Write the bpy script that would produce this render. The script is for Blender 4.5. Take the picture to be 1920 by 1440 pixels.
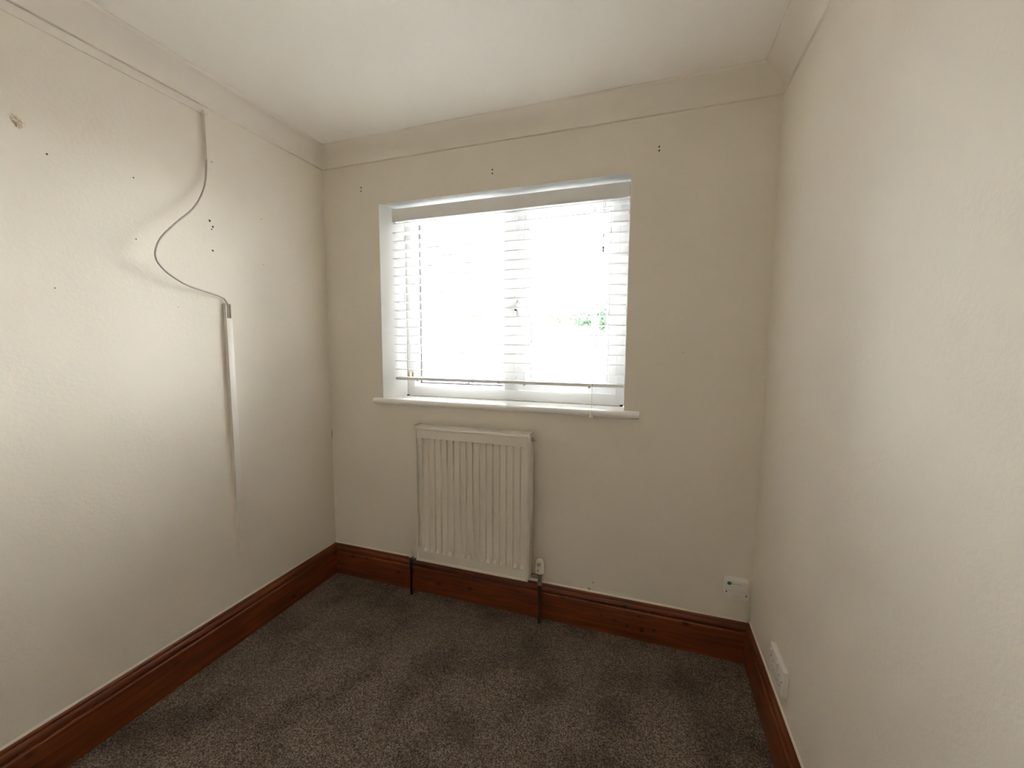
import bpy, bmesh, math, random
from mathutils import Vector, Matrix
random.seed(7)
for o in list(bpy.data.objects): bpy.data.objects.remove(o)
S = bpy.context.scene
COL = S.collection
# ------------------------------------------------------------------ camera
H, W = 2.40, 2.188                       # room height and width in metres
CAM = Vector((1.7386, -1.8754, 1.3527))
YAW, PITCH, ROLL, FPX = -0.3246, -0.0930, 0.0057, 760.8
cy, sy, cp, sp = math.cos(YAW), math.sin(YAW), math.cos(PITCH), math.sin(PITCH)
CF = Vector((sy*cp, cy*cp, sp)); r0 = Vector((cy, -sy, 0)); u0 = r0.cross(CF)
CR = math.cos(ROLL)*r0 + math.sin(ROLL)*u0; CU = -math.sin(ROLL)*r0 + math.cos(ROLL)*u0
cd = bpy.data.cameras.new('camera'); cam = bpy.data.objects.new('camera', cd); COL.objects.link(cam)
cd.sensor_width = 36; cd.lens = FPX/1920*36; cd.clip_start = 0.02; cd.clip_end = 600
cam.matrix_world = Matrix(((CR.x, CU.x, -CF.x, CAM.x), (CR.y, CU.y, -CF.y, CAM.y), (CR.z, CU.z, -CF.z, CAM.z), (0, 0, 0, 1)))
S.camera = cam
def ray(px, py): return CF + CR*((px-960)/FPX) - CU*((py-720)/FPX)
def onplane(ax, v, px, py):
    d = ray(px, py); return CAM + d*((v-CAM[ax])/d[ax])
def back(px, py, Y=0.0): return onplane(1, Y, px, py)
def left(px, py, X=0.0): return onplane(0, X, px, py)
def right(px, py, X=W): return onplane(0, X, px, py)
def deep(px, py, D): return CAM + ray(px, py)*D
# ------------------------------------------------------------------ sky and exposure
SKY = 8.0                                # overcast sky, the only light
wd = bpy.data.worlds.new('overcast_sky'); S.world = wd; wd.use_nodes = True
nt = wd.node_tree; bg = nt.nodes['Background']
tc = nt.nodes.new('ShaderNodeTexCoord'); nz = nt.nodes.new('ShaderNodeTexNoise'); cr = nt.nodes.new('ShaderNodeValToRGB')
nz.inputs['Scale'].default_value = 2.2; nz.inputs['Detail'].default_value = 5
cr.color_ramp.elements[0].position = .35; cr.color_ramp.elements[0].color = (.90, .94, 1.0, 1)
cr.color_ramp.elements[1].position = .62; cr.color_ramp.elements[1].color = (1, .97, .925, 1)
nt.links.new(tc.outputs['Generated'], nz.inputs['Vector']); nt.links.new(nz.outputs['Fac'], cr.inputs['Fac'])
nt.links.new(cr.outputs['Color'], bg.inputs['Color']); bg.inputs['Strength'].default_value = SKY
vs = S.view_settings; vs.view_transform = 'Standard'; vs.look = 'None'; vs.gamma = 1; vs.exposure = 2.45; vs.use_curve_mapping = False
S.cycles.max_bounces = 16; S.cycles.diffuse_bounces = 10; S.cycles.transparent_max_bounces = 16
# ------------------------------------------------------------------ materials
MATS = {}
def mat(name, col, rough=.6, metal=0., var=0., vscale=8., bump=0., bscale=60., spec=.5, col2=None, stretch=None, detail=4):
    if name in MATS: return MATS[name]
    m = bpy.data.materials.new(name); m.use_nodes = True; t = m.node_tree; b = t.nodes['Principled BSDF']
    b.inputs['Base Color'].default_value = (*col, 1); b.inputs['Roughness'].default_value = rough
    b.inputs['Metallic'].default_value = metal; b.inputs['Specular IOR Level'].default_value = spec
    co = t.nodes.new('ShaderNodeTexCoord'); src = co.outputs['Object']
    if stretch:
        mp = t.nodes.new('ShaderNodeMapping'); mp.inputs['Scale'].default_value = stretch; t.links.new(src, mp.inputs['Vector']); src = mp.outputs['Vector']
    if var or col2:
        n = t.nodes.new('ShaderNodeTexNoise'); n.inputs['Scale'].default_value = vscale; n.inputs['Detail'].default_value = detail
        t.links.new(src, n.inputs['Vector'])
        r = t.nodes.new('ShaderNodeValToRGB'); r.color_ramp.elements[0].position = .32; r.color_ramp.elements[1].position = .68
        c2 = col2 if col2 else tuple(c*(1+var) for c in col)
        r.color_ramp.elements[0].color = (*[c*(1-var) for c in col], 1); r.color_ramp.elements[1].color = (*c2, 1)
        t.links.new(n.outputs['Fac'], r.inputs['Fac']); t.links.new(r.outputs['Color'], b.inputs['Base Color'])
    if bump:
        n2 = t.nodes.new('ShaderNodeTexNoise'); n2.inputs['Scale'].default_value = bscale; n2.inputs['Detail'].default_value = 5
        bp = t.nodes.new('ShaderNodeBump'); bp.inputs['Strength'].default_value = bump; bp.inputs['Distance'].default_value = .004
        t.links.new(src, n2.inputs['Vector']); t.links.new(n2.outputs['Fac'], bp.inputs['Height']); t.links.new(bp.outputs['Normal'], b.inputs['Normal'])
    MATS[name] = m; return m
def glass_mat(name, tint=(.97, .985, .98), refl=.9):
    m = bpy.data.materials.new(name); m.use_nodes = True; t = m.node_tree
    t.nodes.remove(t.nodes['Principled BSDF']); out = t.nodes['Material Output']
    tr = t.nodes.new('ShaderNodeBsdfTransparent'); tr.inputs[0].default_value = (*tint, 1)
    gl = t.nodes.new('ShaderNodeBsdfGlossy'); gl.inputs['Roughness'].default_value = .02; gl.inputs[0].default_value = (refl, refl, refl, 1)
    fr = t.nodes.new('ShaderNodeFresnel'); fr.inputs[0].default_value = 1.45; mx = t.nodes.new('ShaderNodeMixShader')
    t.links.new(fr.outputs[0], mx.inputs[0]); t.links.new(tr.outputs[0], mx.inputs[1]); t.links.new(gl.outputs[0], mx.inputs[2]); t.links.new(mx.outputs[0], out.inputs[0])
    return m
def wood_mat():
    m = bpy.data.materials.new('varnished_pine'); m.use_nodes = True; t = m.node_tree; b = t.nodes['Principled BSDF']
    co = t.nodes.new('ShaderNodeTexCoord'); L = t.links.new
    mp = t.nodes.new('ShaderNodeMapping'); mp.inputs['Scale'].default_value = (1.6, 1.6, 30); L(co.outputs['Object'], mp.inputs['Vector'])
    n = t.nodes.new('ShaderNodeTexNoise'); n.inputs['Scale'].default_value = 2.2; n.inputs['Detail'].default_value = 7; n.inputs['Distortion'].default_value = .5
    L(mp.outputs['Vector'], n.inputs['Vector'])
    r = t.nodes.new('ShaderNodeValToRGB'); r.color_ramp.elements[0].position = .30; r.color_ramp.elements[1].position = .72
    r.color_ramp.elements[0].color = (.085, .017, .004, 1); r.color_ramp.elements[1].color = (.235, .062, .013, 1)
    L(n.outputs['Fac'], r.inputs['Fac'])
    mp2 = t.nodes.new('ShaderNodeMapping'); mp2.inputs['Scale'].default_value = (1, 1, 1.5); L(co.outputs['Object'], mp2.inputs['Vector'])
    v = t.nodes.new('ShaderNodeTexVoronoi'); v.inputs['Scale'].default_value = 7.5; L(mp2.outputs['Vector'], v.inputs['Vector'])
    kr = t.nodes.new('ShaderNodeValToRGB'); kr.color_ramp.elements[0].position = .05; kr.color_ramp.elements[1].position = .17
    kr.color_ramp.elements[0].color = (.16, .10, .08, 1); kr.color_ramp.elements[1].color = (1, 1, 1, 1); L(v.outputs['Distance'], kr.inputs['Fac'])
    mx = t.nodes.new('ShaderNodeMix'); mx.data_type = 'RGBA'; mx.blend_type = 'MULTIPLY'; mx.inputs['Factor'].default_value = 1
    L(r.outputs['Color'], mx.inputs['A']); L(kr.outputs['Color'], mx.inputs['B']); L(mx.outputs['Result'], b.inputs['Base Color'])
    b.inputs['Roughness'].default_value = .38
    bp = t.nodes.new('ShaderNodeBump'); bp.inputs['Strength'].default_value = .08; bp.inputs['Distance'].default_value = .003
    L(n.outputs['Fac'], bp.inputs['Height']); L(bp.outputs['Normal'], b.inputs['Normal'])
    return m
def carpet_mat():
    m = bpy.data.materials.new('brown_carpet'); m.use_nodes = True; t = m.node_tree; b = t.nodes['Principled BSDF']; L = t.links.new
    co = t.nodes.new('ShaderNodeTexCoord')
    v = t.nodes.new('ShaderNodeTexVoronoi'); v.inputs['Scale'].default_value = 300; L(co.outputs['Object'], v.inputs['Vector'])
    bw = t.nodes.new('ShaderNodeSeparateColor'); L(v.outputs['Color'], bw.inputs['Color'])
    n0 = t.nodes.new('ShaderNodeTexNoise'); n0.inputs['Scale'].default_value = 170; n0.inputs['Detail'].default_value = 4; n0.inputs['Roughness'].default_value = .75; L(co.outputs['Object'], n0.inputs['Vector'])
    ad = t.nodes.new('ShaderNodeMix'); ad.inputs['Factor'].default_value = .55; L(bw.outputs['Red'], ad.inputs['A']); L(n0.outputs['Fac'], ad.inputs['B'])
    r = t.nodes.new('ShaderNodeValToRGB'); e = r.color_ramp.elements
    e[0].position = .22; e[0].color = (.040, .030, .023, 1); e[1].position = .80; e[1].color = (.47, .385, .315, 1)
    x = r.color_ramp.elements.new(.5); x.color = (.170, .134, .106, 1); L(ad.outputs['Result'], r.inputs['Fac'])
    n = t.nodes.new('ShaderNodeTexNoise'); n.inputs['Scale'].default_value = 5.5; n.inputs['Detail'].default_value = 4; L(co.outputs['Object'], n.inputs['Vector'])
    r2 = t.nodes.new('ShaderNodeValToRGB'); r2.color_ramp.elements[0].position = .33; r2.color_ramp.elements[0].color = (.62, .60, .60, 1); r2.color_ramp.elements[1].position = .55
    L(n.outputs['Fac'], r2.inputs['Fac'])
    mx = t.nodes.new('ShaderNodeMix'); mx.data_type = 'RGBA'; mx.blend_type = 'MULTIPLY'; mx.inputs['Factor'].default_value = 1
    L(r.outputs['Color'], mx.inputs['A']); L(r2.outputs['Color'], mx.inputs['B']); L(mx.outputs['Result'], b.inputs['Base Color'])
    b.inputs['Roughness'].default_value = .95; b.inputs['Specular IOR Level'].default_value = .1
    bp = t.nodes.new('ShaderNodeBump'); bp.inputs['Strength'].default_value = .8; bp.inputs['Distance'].default_value = .006
    L(ad.outputs['Result'], bp.inputs['Height']); L(bp.outputs['Normal'], b.inputs['Normal'])
    return m
M_WALL = mat('cream_emulsion', (.82, .765, .675), .75, var=.02, vscale=2.5, bump=.18, bscale=90, spec=.3)
M_CEIL = mat('cream_ceiling', (.88, .845, .79), .8, var=.015, vscale=2, bump=.12, bscale=70, spec=.2)
M_TRIM = mat('cream_coving', (.82, .765, .685), .7, var=.02, vscale=4, bump=.06, bscale=60, spec=.3)
M_SILL = mat('white_gloss_sill', (.88, .87, .84), .35, var=.02, vscale=6)
M_UPVC = mat('white_upvc', (.84, .85, .86), .25, var=.01, vscale=5)
M_BLIND = mat('white_blind', (.84, .84, .84), .35, var=.01, vscale=12)
M_CORD = mat('white_cord', (.80, .79, .77), .7, var=.04, vscale=200)
M_RAD = mat('radiator_enamel', (.80, .745, .655), .35, var=.015, vscale=4)
M_WHITE = mat('white_plastic', (.84, .81, .76), .35, var=.01, vscale=10)
M_TRUNK = mat('painted_trunking', (.79, .74, .66), .55, var=.03, vscale=14)
M_GREYCORD = mat('grey_cable', (.42, .38, .33), .55, var=.06, vscale=60)
M_CHROME = mat('dull_chrome', (.45, .42, .38), .3, 1.0, var=.1, vscale=60)
M_BRASS = mat('brass', (.62, .46, .24), .3, 1.0, var=.08, vscale=80)
M_PIPE = mat('dark_pipe', (.045, .022, .016), .35, var=.15, vscale=30)
M_DARK = mat('dark_gap', (.02, .018, .016), .8, var=.1, vscale=40)
M_GASKET = mat('black_gasket', (.03, .03, .035), .6, var=.1, vscale=40)
M_HOLE = mat('screw_hole_dark', (.10, .085, .075), .9, var=.2, vscale=300)
M_PLASTER = mat('bare_plaster', (.70, .60, .50), .9, var=.12, vscale=60, bump=.6, bscale=120)
M_WOOD = wood_mat(); M_CARPET = carpet_mat(); M_GLASS = glass_mat('window_glass')
# ------------------------------------------------------------------ mesh helpers
class MB:
    def __init__(s): s.v = []; s.f = []
    def add(s, vs, fs):
        n = len(s.v); s.v += [tuple(v) for v in vs]; s.f += [tuple(i+n for i in f) for f in fs]; return s
    def box(s, x0, x1, y0, y1, z0, z1):
        return s.add([(x0,y0,z0),(x1,y0,z0),(x1,y1,z0),(x0,y1,z0),(x0,y0,z1),(x1,y0,z1),(x1,y1,z1),(x0,y1,z1)],
                     [(0,3,2,1),(4,5,6,7),(0,1,5,4),(1,2,6,5),(2,3,7,6),(3,0,4,7)])
    def rbox(s, x0, x1, y0, y1, z0, z1, r=.003, seg=2):
        bm = bmesh.new(); bmesh.ops.create_cube(bm, size=1)
        for v in bm.verts: v.co = ((x0+x1)/2+v.co.x*(x1-x0), (y0+y1)/2+v.co.y*(y1-y0), (z0+z1)/2+v.co.z*(z1-z0))
        bmesh.ops.bevel(bm, geom=bm.edges[:], offset=r, segments=seg, affect='EDGES', profile=.5, clamp_overlap=True)
        return s.bm(bm)
    def bm(s, bm):
        bm.verts.index_update(); s.add([v.co[:] for v in bm.verts], [[v.index for v in f.verts] for f in bm.faces]); bm.free(); return s
    def tube(s, pts, r, n=8, cap=True):
        pts = [Vector(p) for p in pts]; rr = r if isinstance(r, (list, tuple)) else [r]*len(pts); rings = []
        up = None
        for i, p in enumerate(pts):
            d = (pts[min(i+1, len(pts)-1)]-pts[max(i-1, 0)]).normalized()
            if up is None: up = Vector((0, 0, 1)) if abs(d.z) < .9 else Vector((0, 1, 0))
            a = d.cross(up).normalized(); up = a.cross(d).normalized()
            rings.append([p+(a*math.cos(2*math.pi*k/n)+up*math.sin(2*math.pi*k/n))*rr[i] for k in range(n)])
        vs = [v for g in rings for v in g]; fs = []
        for i in range(len(pts)-1):
            for k in range(n): fs.append((i*n+k, i*n+(k+1) % n, (i+1)*n+(k+1) % n, (i+1)*n+k))
        if cap: fs += [tuple(range(n))[::-1], tuple((len(pts)-1)*n+k for k in range(n))]
        return s.add(vs, fs)
    def lathe(s, c, prof, n=16, axis='z'):
        vs = []; fs = []
        for (r, h) in prof:
            for k in range(n):
                a = 2*math.pi*k/n; q = (r*math.cos(a), r*math.sin(a), h)
                if axis == 'y': q = (q[0], -q[2], q[1])
                if axis == 'x': q = (q[2], q[0], q[1])
                vs.append((c[0]+q[0], c[1]+q[1], c[2]+q[2]))
        m = len(prof)
        for i in range(m-1):
            for k in range(n): fs.append((i*n+k, i*n+(k+1) % n, (i+1)*n+(k+1) % n, (i+1)*n+k))
        fs += [tuple(range(n))[::-1], tuple((m-1)*n+k for k in range(n))]
        return s.add(vs, fs)
    def sweep(s, rings, closed=False, caps=True):   # list of equal-length rings of points
        n = len(rings[0]); vs = [v for g in rings for v in g]; fs = []
        for i in range(len(rings)-1):
            for k in range(n): fs.append((i*n+k, i*n+(k+1) % n, (i+1)*n+(k+1) % n, (i+1)*n+k))
        if caps: fs += [tuple(range(n))[::-1], tuple((len(rings)-1)*n+k for k in range(n))]
        return s.add(vs, fs)
    def mesh(s, name, m, smooth=None, off=(0, 0, 0)):
        me = bpy.data.meshes.new(name); me.from_pydata([(a-off[0], b-off[1], c-off[2]) for a, b, c in s.v], [], s.f)
        bm = bmesh.new(); bm.from_mesh(me); bmesh.ops.recalc_face_normals(bm, faces=bm.faces[:]); bm.to_mesh(me); bm.free()
        if m: me.materials.append(m)
        if smooth: me.shade_smooth(); me.set_sharp_from_angle(angle=math.radians(smooth))
        return me
    def build(s, name, m, parent=None, smooth=None, at=None):
        """verts are in scene (or root-local) coordinates; origin put at `at` or at the parent's own origin"""
        po = worldpos(parent) if parent else Vector((0, 0, 0))
        if at is None:
            if parent: o0 = po
            else:
                xs, ys, zs = zip(*s.v); o0 = Vector(((min(xs)+max(xs))/2, (min(ys)+max(ys))/2, min(zs)))
        else: o0 = Vector(at)
        ob = bpy.data.objects.new(name, s.mesh(name, m, smooth, o0)); COL.objects.link(ob)
        ob.parent = parent; ob.location = o0-po
        return ob
def worldpos(o):
    p = Vector((0, 0, 0))
    while o is not None:
        if o.get('_local'): return p
        p += o.location; o = o.parent
    return p
def tag(o, label=None, cat=None, group=None, kind=None):
    if label: o['label'] = label
    if cat: o['category'] = cat
    if group: o['group'] = group
    if kind: o['kind'] = kind
    return o
def thing(name, loc, label, cat, group=None, rz=0., local=False):
    o = bpy.data.objects.new(name, None); COL.objects.link(o); o.location = loc; o.rotation_euler.z = rz; o.empty_display_size = .05
    if local: LOCALS.append(o); o['_local'] = 1
    return tag(o, label, cat, group)
LOCALS = []
def copy_part(src, parent, loc):
    c = src.copy(); COL.objects.link(c); c.parent = parent; c.location = loc; return c
def struct(name, mb, m, smooth=None, label=None, cat=None):
    return tag(mb.build(name, m, smooth=smooth), label, cat, kind='structure')
# ------------------------------------------------------------------ room shell
YB = -2.85                                           # wall behind the camera
OX0, OX1, OZ0, OZ1 = .361, 1.640, 1.066, 2.0925      # window opening on the room side
FX0, FX1, FY = .432, 1.632, .130                     # window frame inside the reveal
BBH, BBT = .182, .018
struct('floor', MB().box(-.1, W+.1, YB-.1, .14, -.12, 0), M_CARPET, label='dark grey-brown speckled carpet floor', cat='floor')
struct('ceiling', MB().box(-.1, W+.1, YB-.1, .14, H, H+.12), M_CEIL, label='plain cream painted ceiling', cat='ceiling')
wl = struct('wall_left', MB().box(-.1, 0, YB-.1, .14, 0, H), M_WALL, label='cream wall with loose cable and screw holes', cat='wall')
wr = struct('wall_right', MB().box(W, W+.1, YB-.1, .14, 0, H), M_WALL, label='bare cream wall with double socket', cat='wall')
struct('wall_front', MB().box(0, W, YB-.1, YB, 0, H), M_WALL, label='cream wall opposite the window', cat='wall')
b = MB()
xs = [0, OX0, OX1, W]; zs = [0, OZ0-.02, OZ1, H]
for i in range(3):
    for k in range(3):
        if i == 1 and k == 1: continue
        b.add([(xs[i],0,zs[k]),(xs[i+1],0,zs[k]),(xs[i+1],0,zs[k+1]),(xs[i],0,zs[k+1])], [(0,1,2,3)])
D2 = .28; oxs = [OX0, OX1]; fxs = [FX0, FX1]
rv = MB()
rv.add([(OX0,0,zs[1]),(FX0,FY,zs[1]),(FX0,FY,OZ1),(OX0,0,OZ1)], [(0,1,2,3)])
rv.add([(OX1,0,zs[1]),(FX1,FY,zs[1]),(FX1,FY,OZ1),(OX1,0,OZ1)], [(0,1,2,3)])
rv.add([(OX0,0,OZ1),(FX0,FY,OZ1),(FX1,FY,OZ1),(OX1,0,OZ1)], [(0,1,2,3)])
rv.add([(OX0,0,zs[1]),(FX0,FY,zs[1]),(FX1,FY,zs[1]),(OX1,0,zs[1])], [(0,1,2,3)])
wb = struct('wall_back', b, M_WALL, label='cream window wall above the radiator', cat='wall')
rv.build('window_reveal', mat('white_reveal_paint', (.87, .875, .87), .5, var=.015, vscale=5, bump=.1, bscale=70), wb)
M_RENDER = mat('outside_render', (.50, .48, .44), .9, var=.06, vscale=3, bump=.3, bscale=40)
ol = MB()
XA, XB, ZA, ZB = -3.0, W+2.0, -3.2, 2.62
xs = [XA, FX0, FX1, XB]; zs = [ZA, OZ0-.02, OZ1, ZB]
for i in range(3):
    for k in range(3):
        if i == 1 and k == 1: continue
        for yy in (FY, D2): ol.add([(xs[i],yy,zs[k]),(xs[i+1],yy,zs[k]),(xs[i+1],yy,zs[k+1]),(xs[i],yy,zs[k+1])], [(0,1,2,3)])
for (xa, za, xb, zb) in ((FX0,zs[1],FX0,OZ1),(FX1,zs[1],FX1,OZ1),(FX0,OZ1,FX1,OZ1),(FX0,zs[1],FX1,zs[1]),(XA,ZA,XA,ZB),(XB,ZA,XB,ZB),(XA,ZB,XB,ZB),(XA,ZA,XB,ZA)):
    ol.add([(xa,FY,za),(xb,FY,zb),(xb,D2,zb),(xa,D2,za)], [(0,1,2,3)])
ol.build('outer_leaf', M_RENDER, wb)
# door in the wall behind the camera
dr = struct('door_1', MB().rbox(1.05, 1.85, YB, YB+.04, .01, 1.99, .004), mat('door_paint', (.78, .76, .72), .4, var=.01), label='white painted room door opposite the window', cat='door')
dfm = MB().rbox(.98, 1.05, YB, YB+.05, 0, 2.06, .004).rbox(1.85, 1.92, YB, YB+.05, 0, 2.06, .004).rbox(1.05, 1.85, YB, YB+.05, 1.99, 2.06, .004)
dfm.build('door_frame', MATS['door_paint'], dr)
for (a0, a1) in ((1.15, 1.42), (1.48, 1.75)):
    for (c0, c1) in ((.2, .85), (1.0, 1.85)): MB().rbox(a0, a1, YB+.034, YB+.048, c0, c1, .006).build('panel', MATS['door_paint'], dr)
MB().lathe((1.12, YB+.04, 1.0), [(.025,0),(.025,-.006),(.01,-.012),(.01,-.035),(.024,-.042),(.026,-.055),(.015,-.062)], 16, 'y').build('door_knob', M_BRASS, dr, 40)
# coving: concave profile (d from wall, z below ceiling)
CW, CZ = .081, .0925
prof = [(0, 0), (CW, 0), (CW, .006), (CW-.003, .010)]
for k in range(1, 9):
    a = math.pi/2*k/9; prof.append((CW-.006-(CW-.016)*math.sin(a)*.98, .012+(CZ-.026)*(1-math.cos(a))*1.0))
prof += [(.011, CZ-.010), (.010, CZ-.002), (.007, CZ), (0, CZ)]
def coving(name, f0, f1, label):
    return struct(name, MB().sweep([[f0(d, H-z) for d, z in prof], [f1(d, H-z) for d, z in prof]]), M_TRIM, 35, label, 'coving')
coving('trim_1', lambda d, z: (d, YB, z), lambda d, z: (d, -d, z), 'cream plaster coving above the wall with the loose cable')
coving('trim_2', lambda d, z: (d, -d, z), lambda d, z: (W-d, -d, z), 'cream plaster coving above the window')
coving('trim_3', lambda d, z: (W-d, -d, z), lambda d, z: (W-d, YB, z), 'cream plaster coving above the wall with the double socket')
# skirting boards: ogee moulded top
bp = [(0,0),(BBT,0),(BBT,.128),(BBT-.001,.132),(BBT-.005,.135),(BBT-.006,.139),(BBT-.004,.142),(BBT-.002,.147),(BBT-.0025,.154),(BBT-.006,.161),(BBT-.010,.165),(BBT-.0105,.169),(BBT-.009,.172),(BBT-.010,.176),(BBT-.013,BBH-.003),(.003,BBH),(0,BBH)]
def skirting(name, f0, f1, label):
    o = struct(name, MB().sweep([[f0(d, z) for d, z in bp], [f1(d, z) for d, z in bp]]), M_WOOD, 30, label, 'skirting board')
    cb = [(0,BBH-.001),(.0045,BBH-.002),(.004,BBH+.003),(0,BBH+.006)]
    MB().sweep([[f0(d, z) for d, z in cb], [f1(d, z) for d, z in cb]]).build('paint_line', M_WALL, o, 60)
    return o
skirting('baseboard_left', lambda d, z: (d, YB, z), lambda d, z: (d, -d, z), 'varnished pine skirting board under the loose cable')
bbk = skirting('baseboard_back', lambda d, z: (d, -d, z), lambda d, z: (W-d, -d, z), 'varnished pine skirting board behind the radiator pipes')
skirting('baseboard_right', lambda d, z: (W-d, -d, z), lambda d, z: (W-d, YB, z), 'varnished pine skirting board below the double socket')
for (px, py, r1, r2) in ((1172,1137,.011,.006),(1203,1181,.010,.014),(1176,1173,.006,.010),(1226,1182,.008,.010),(1199,1156,.007,.004),(1225,1148,.007,.004),(1092,1144,.004,.004),(1128,1154,.006,.005),(971,1110,.006,.008),(688,1047,.006,.008),(727,1084,.005,.008)):
    p = back(px, py, -BBT)
    MB().add([(p.x+r1*math.cos(a*.5236), -BBT-.0006, p.z+r2*math.sin(a*.5236)) for a in range(12)]+[(p.x, -BBT-.0009, p.z)], [(a, (a+1) % 12, 12) for a in range(12)]).build('wood_knot', mat('knot_brown', (.045, .013, .005), .4, var=.3, vscale=90), bbk)
# screw holes and plaster damage
def spot(parent, p, nrm, r, m, name='screw_hole', n=9, seed=0):
    rr = random.Random(seed); a = Vector((0, 1, 0)) if abs(nrm.x) > .5 else Vector((1, 0, 0)); c = Vector((0, 0, 1))
    vs = []
    for k in range(n):
        t = 2*math.pi*k/n; q = r*(.8+.4*rr.random()); vs.append(p+nrm*.0004+a*q*math.cos(t)+c*q*math.sin(t))
    vs.append(p+nrm*.0010)
    MB().add(vs, [(k, (k+1) % n, n) for k in range(n)]).build(name, m, parent)
NX, NY = Vector((1, 0, 0)), Vector((0, -1, 0))
for i, (px, py, r) in enumerate(((250,333,.0026),(88,289,.003),(255,448,.0024),(393,414,.0052),(399,425,.0046),(399,470,.004),(490,411,.002),(494,496,.002),(103,540,.002),(334,576,.0016),(397,430,.003))):
    spot(wl, left(px, py), NX, r, M_HOLE, seed=i)
for i, (px, py) in enumerate(((677,352),(677,358.5),(923,318),(923,325.5),(1236,275),(1236,282.5))): spot(wb, back(px, py), NY, .0040, M_HOLE, seed=20+i)
spot(wb, back(1281, 661), NY, .0018, M_HOLE, seed=31)
spot(wb, back(1112, 1092), NY, .005, mat('grey_smudge', (.45,.43,.40), .9, var=.1), 'scuff_mark', seed=32); spot(wb, back(1105, 1104), NY, .007, MATS['grey_smudge'], 'scuff_mark', seed=33)
def lump(parent, p, r, h, m, seed):
    rr = random.Random(seed); vs = []; n = 12
    for (f, g) in ((1, 0), (.75, .7), (.35, 1)):
        for k in range(n): t = 2*math.pi*k/n; q = r*f*(.75+.5*rr.random()); vs.append(p+Vector((h*g*(.7+.6*rr.random()), q*math.cos(t), q*1.15*math.sin(t))))
    MB().add(vs, [(i*n+k, i*n+(k+1) % n, (i+1)*n+(k+1) % n, (i+1)*n+k) for i in range(2) for k in range(n)]+[tuple(2*n+k for k in range(n))]).build('plaster_chip', m, parent)
lump(wl, left(27, 221), .009, .003, M_PLASTER, 40); lump(wl, left(36, 231), .013, .006, M_PLASTER, 41)
MB().tube([back(622.5, 806, -.001), back(622.8, 815, -.0015), back(622, 823, -.001)], .0012, 5).build('wall_crack', M_HOLE, wb)
# ------------------------------------------------------------------ window
win = thing('window_1', (FX0, FY, OZ0), 'white upvc window with fixed pane and opening casement', 'window'); win['kind'] = 'structure'
# sill board with bullnose
SP = [(.13, 0), (-.018, 0), (-.026, -.003), (-.031, -.010), (-.032, -.017), (-.030, -.024), (-.024, -.030), (-.015, -.032), (.003, -.032), (.003, -.019), (.13, -.019)]
sb = MB().sweep([[(OX0, y, OZ0+z) for y, z in SP], [(OX1, y, OZ0+z) for y, z in SP]])
for (xa, xb) in ((.313, OX0+.001), (OX1-.001, 1.706)):
    q = SP[1:9]+[(.003, 0)]
    sb.sweep([[(xa, y, OZ0+z) for y, z in q], [(xb, y, OZ0+z) for y, z in q]])
sb.build('window_sill', M_SILL, win, 40)
def frame_ring(x0, x1, z0, z1, wl_, wr_, wb_, wt_, y0, y1, bev):
    """mitred rectangular frame: room face at y0, chamfer of `bev` towards the glass, back at y1"""
    outer = [(x0,z0),(x1,z0),(x1,z1),(x0,z1)]
    def ins(e): return [(x0+wl_-e,z0+wb_-e),(x1-wr_+e,z0+wb_-e),(x1-wr_+e,z1-wt_+e),(x0+wl_-e,z1-wt_+e)]
    loops = [[(x,y1,z) for x,z in outer],[(x,y0,z) for x,z in outer],[(x,y0,z) for x,z in ins(bev)],[(x,y0+bev*1.2,z) for x,z in ins(bev*.25)],[(x,y1,z) for x,z in ins(0)]]
    m = MB(); m.add([p for l in loops for p in l], [(i*4+k, i*4+(k+1) % 4, ((i+1) % 5)*4+(k+1) % 4, ((i+1) % 5)*4+k) for i in range(5) for k in range(4)])
    return m
FZ1 = OZ1
MX0, MX1 = 1.022, 1.083                                  # mullion
GZ0 = 1.128
of = MB().rbox(FX0, FX0+.048, FY, FY+.075, OZ0, FZ1, .004).rbox(FX1-.040, FX1, FY, FY+.075, OZ0, FZ1, .004)
of.rbox(FX0+.046, FX1-.038, FY, FY+.075, OZ0, OZ0+.058, .004).rbox(FX0+.046, FX1-.038, FY, FY+.075, FZ1-.047, FZ1, .004)
of.build('outer_frame', M_UPVC, win, 40)
MB().rbox(MX0, MX1, FY, FY+.075, OZ0+.056, FZ1-.045, .004).build('mullion', M_UPVC, win, 40)
def ring_part(name, ob, parent, *a): return frame_ring(*a).build(name, ob, parent)
ring_part('glazing_bead', M_UPVC, win, FX0+.046, MX0+.002, OZ0+.056, FZ1-.045, .016, .016, .016, .016, FY+.004, FY+.045, .012)
ring_part('gasket', M_GASKET, win, FX0+.060, MX0-.012, OZ0+.070, FZ1-.059, .005, .005, .005, .005, FY+.043, FY+.05, .001)
ring_part('spacer_bar', M_UPVC, win, FX0+.063, MX0-.015, OZ0+.073, FZ1-.062, .010, .010, .007, .007, FY+.052, FY+.062, .001)
GP = MB(); GP.box(FX0+.055, MX0-.006, FY+.048, FY+.052, OZ0+.062, FZ1-.052); GP.build('pane', M_GLASS, win)
sash = frame_ring(MX1-.002, FX1-.038, OZ0+.056, FZ1-.045, .058, .048, .055, .05, FY+.018, FY+.075, .010).build('sash', M_UPVC, win)
ring_part('glazing_bead', M_UPVC, sash, MX1+.052, FX1-.084, OZ0+.107, FZ1-.093, .014, .014, .014, .014, FY+.026, FY+.06, .010)
ring_part('gasket', M_GASKET, sash, MX1+.064, FX1-.096, OZ0+.119, FZ1-.105, .004, .004, .004, .004, FY+.058, FY+.064, .001)
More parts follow.
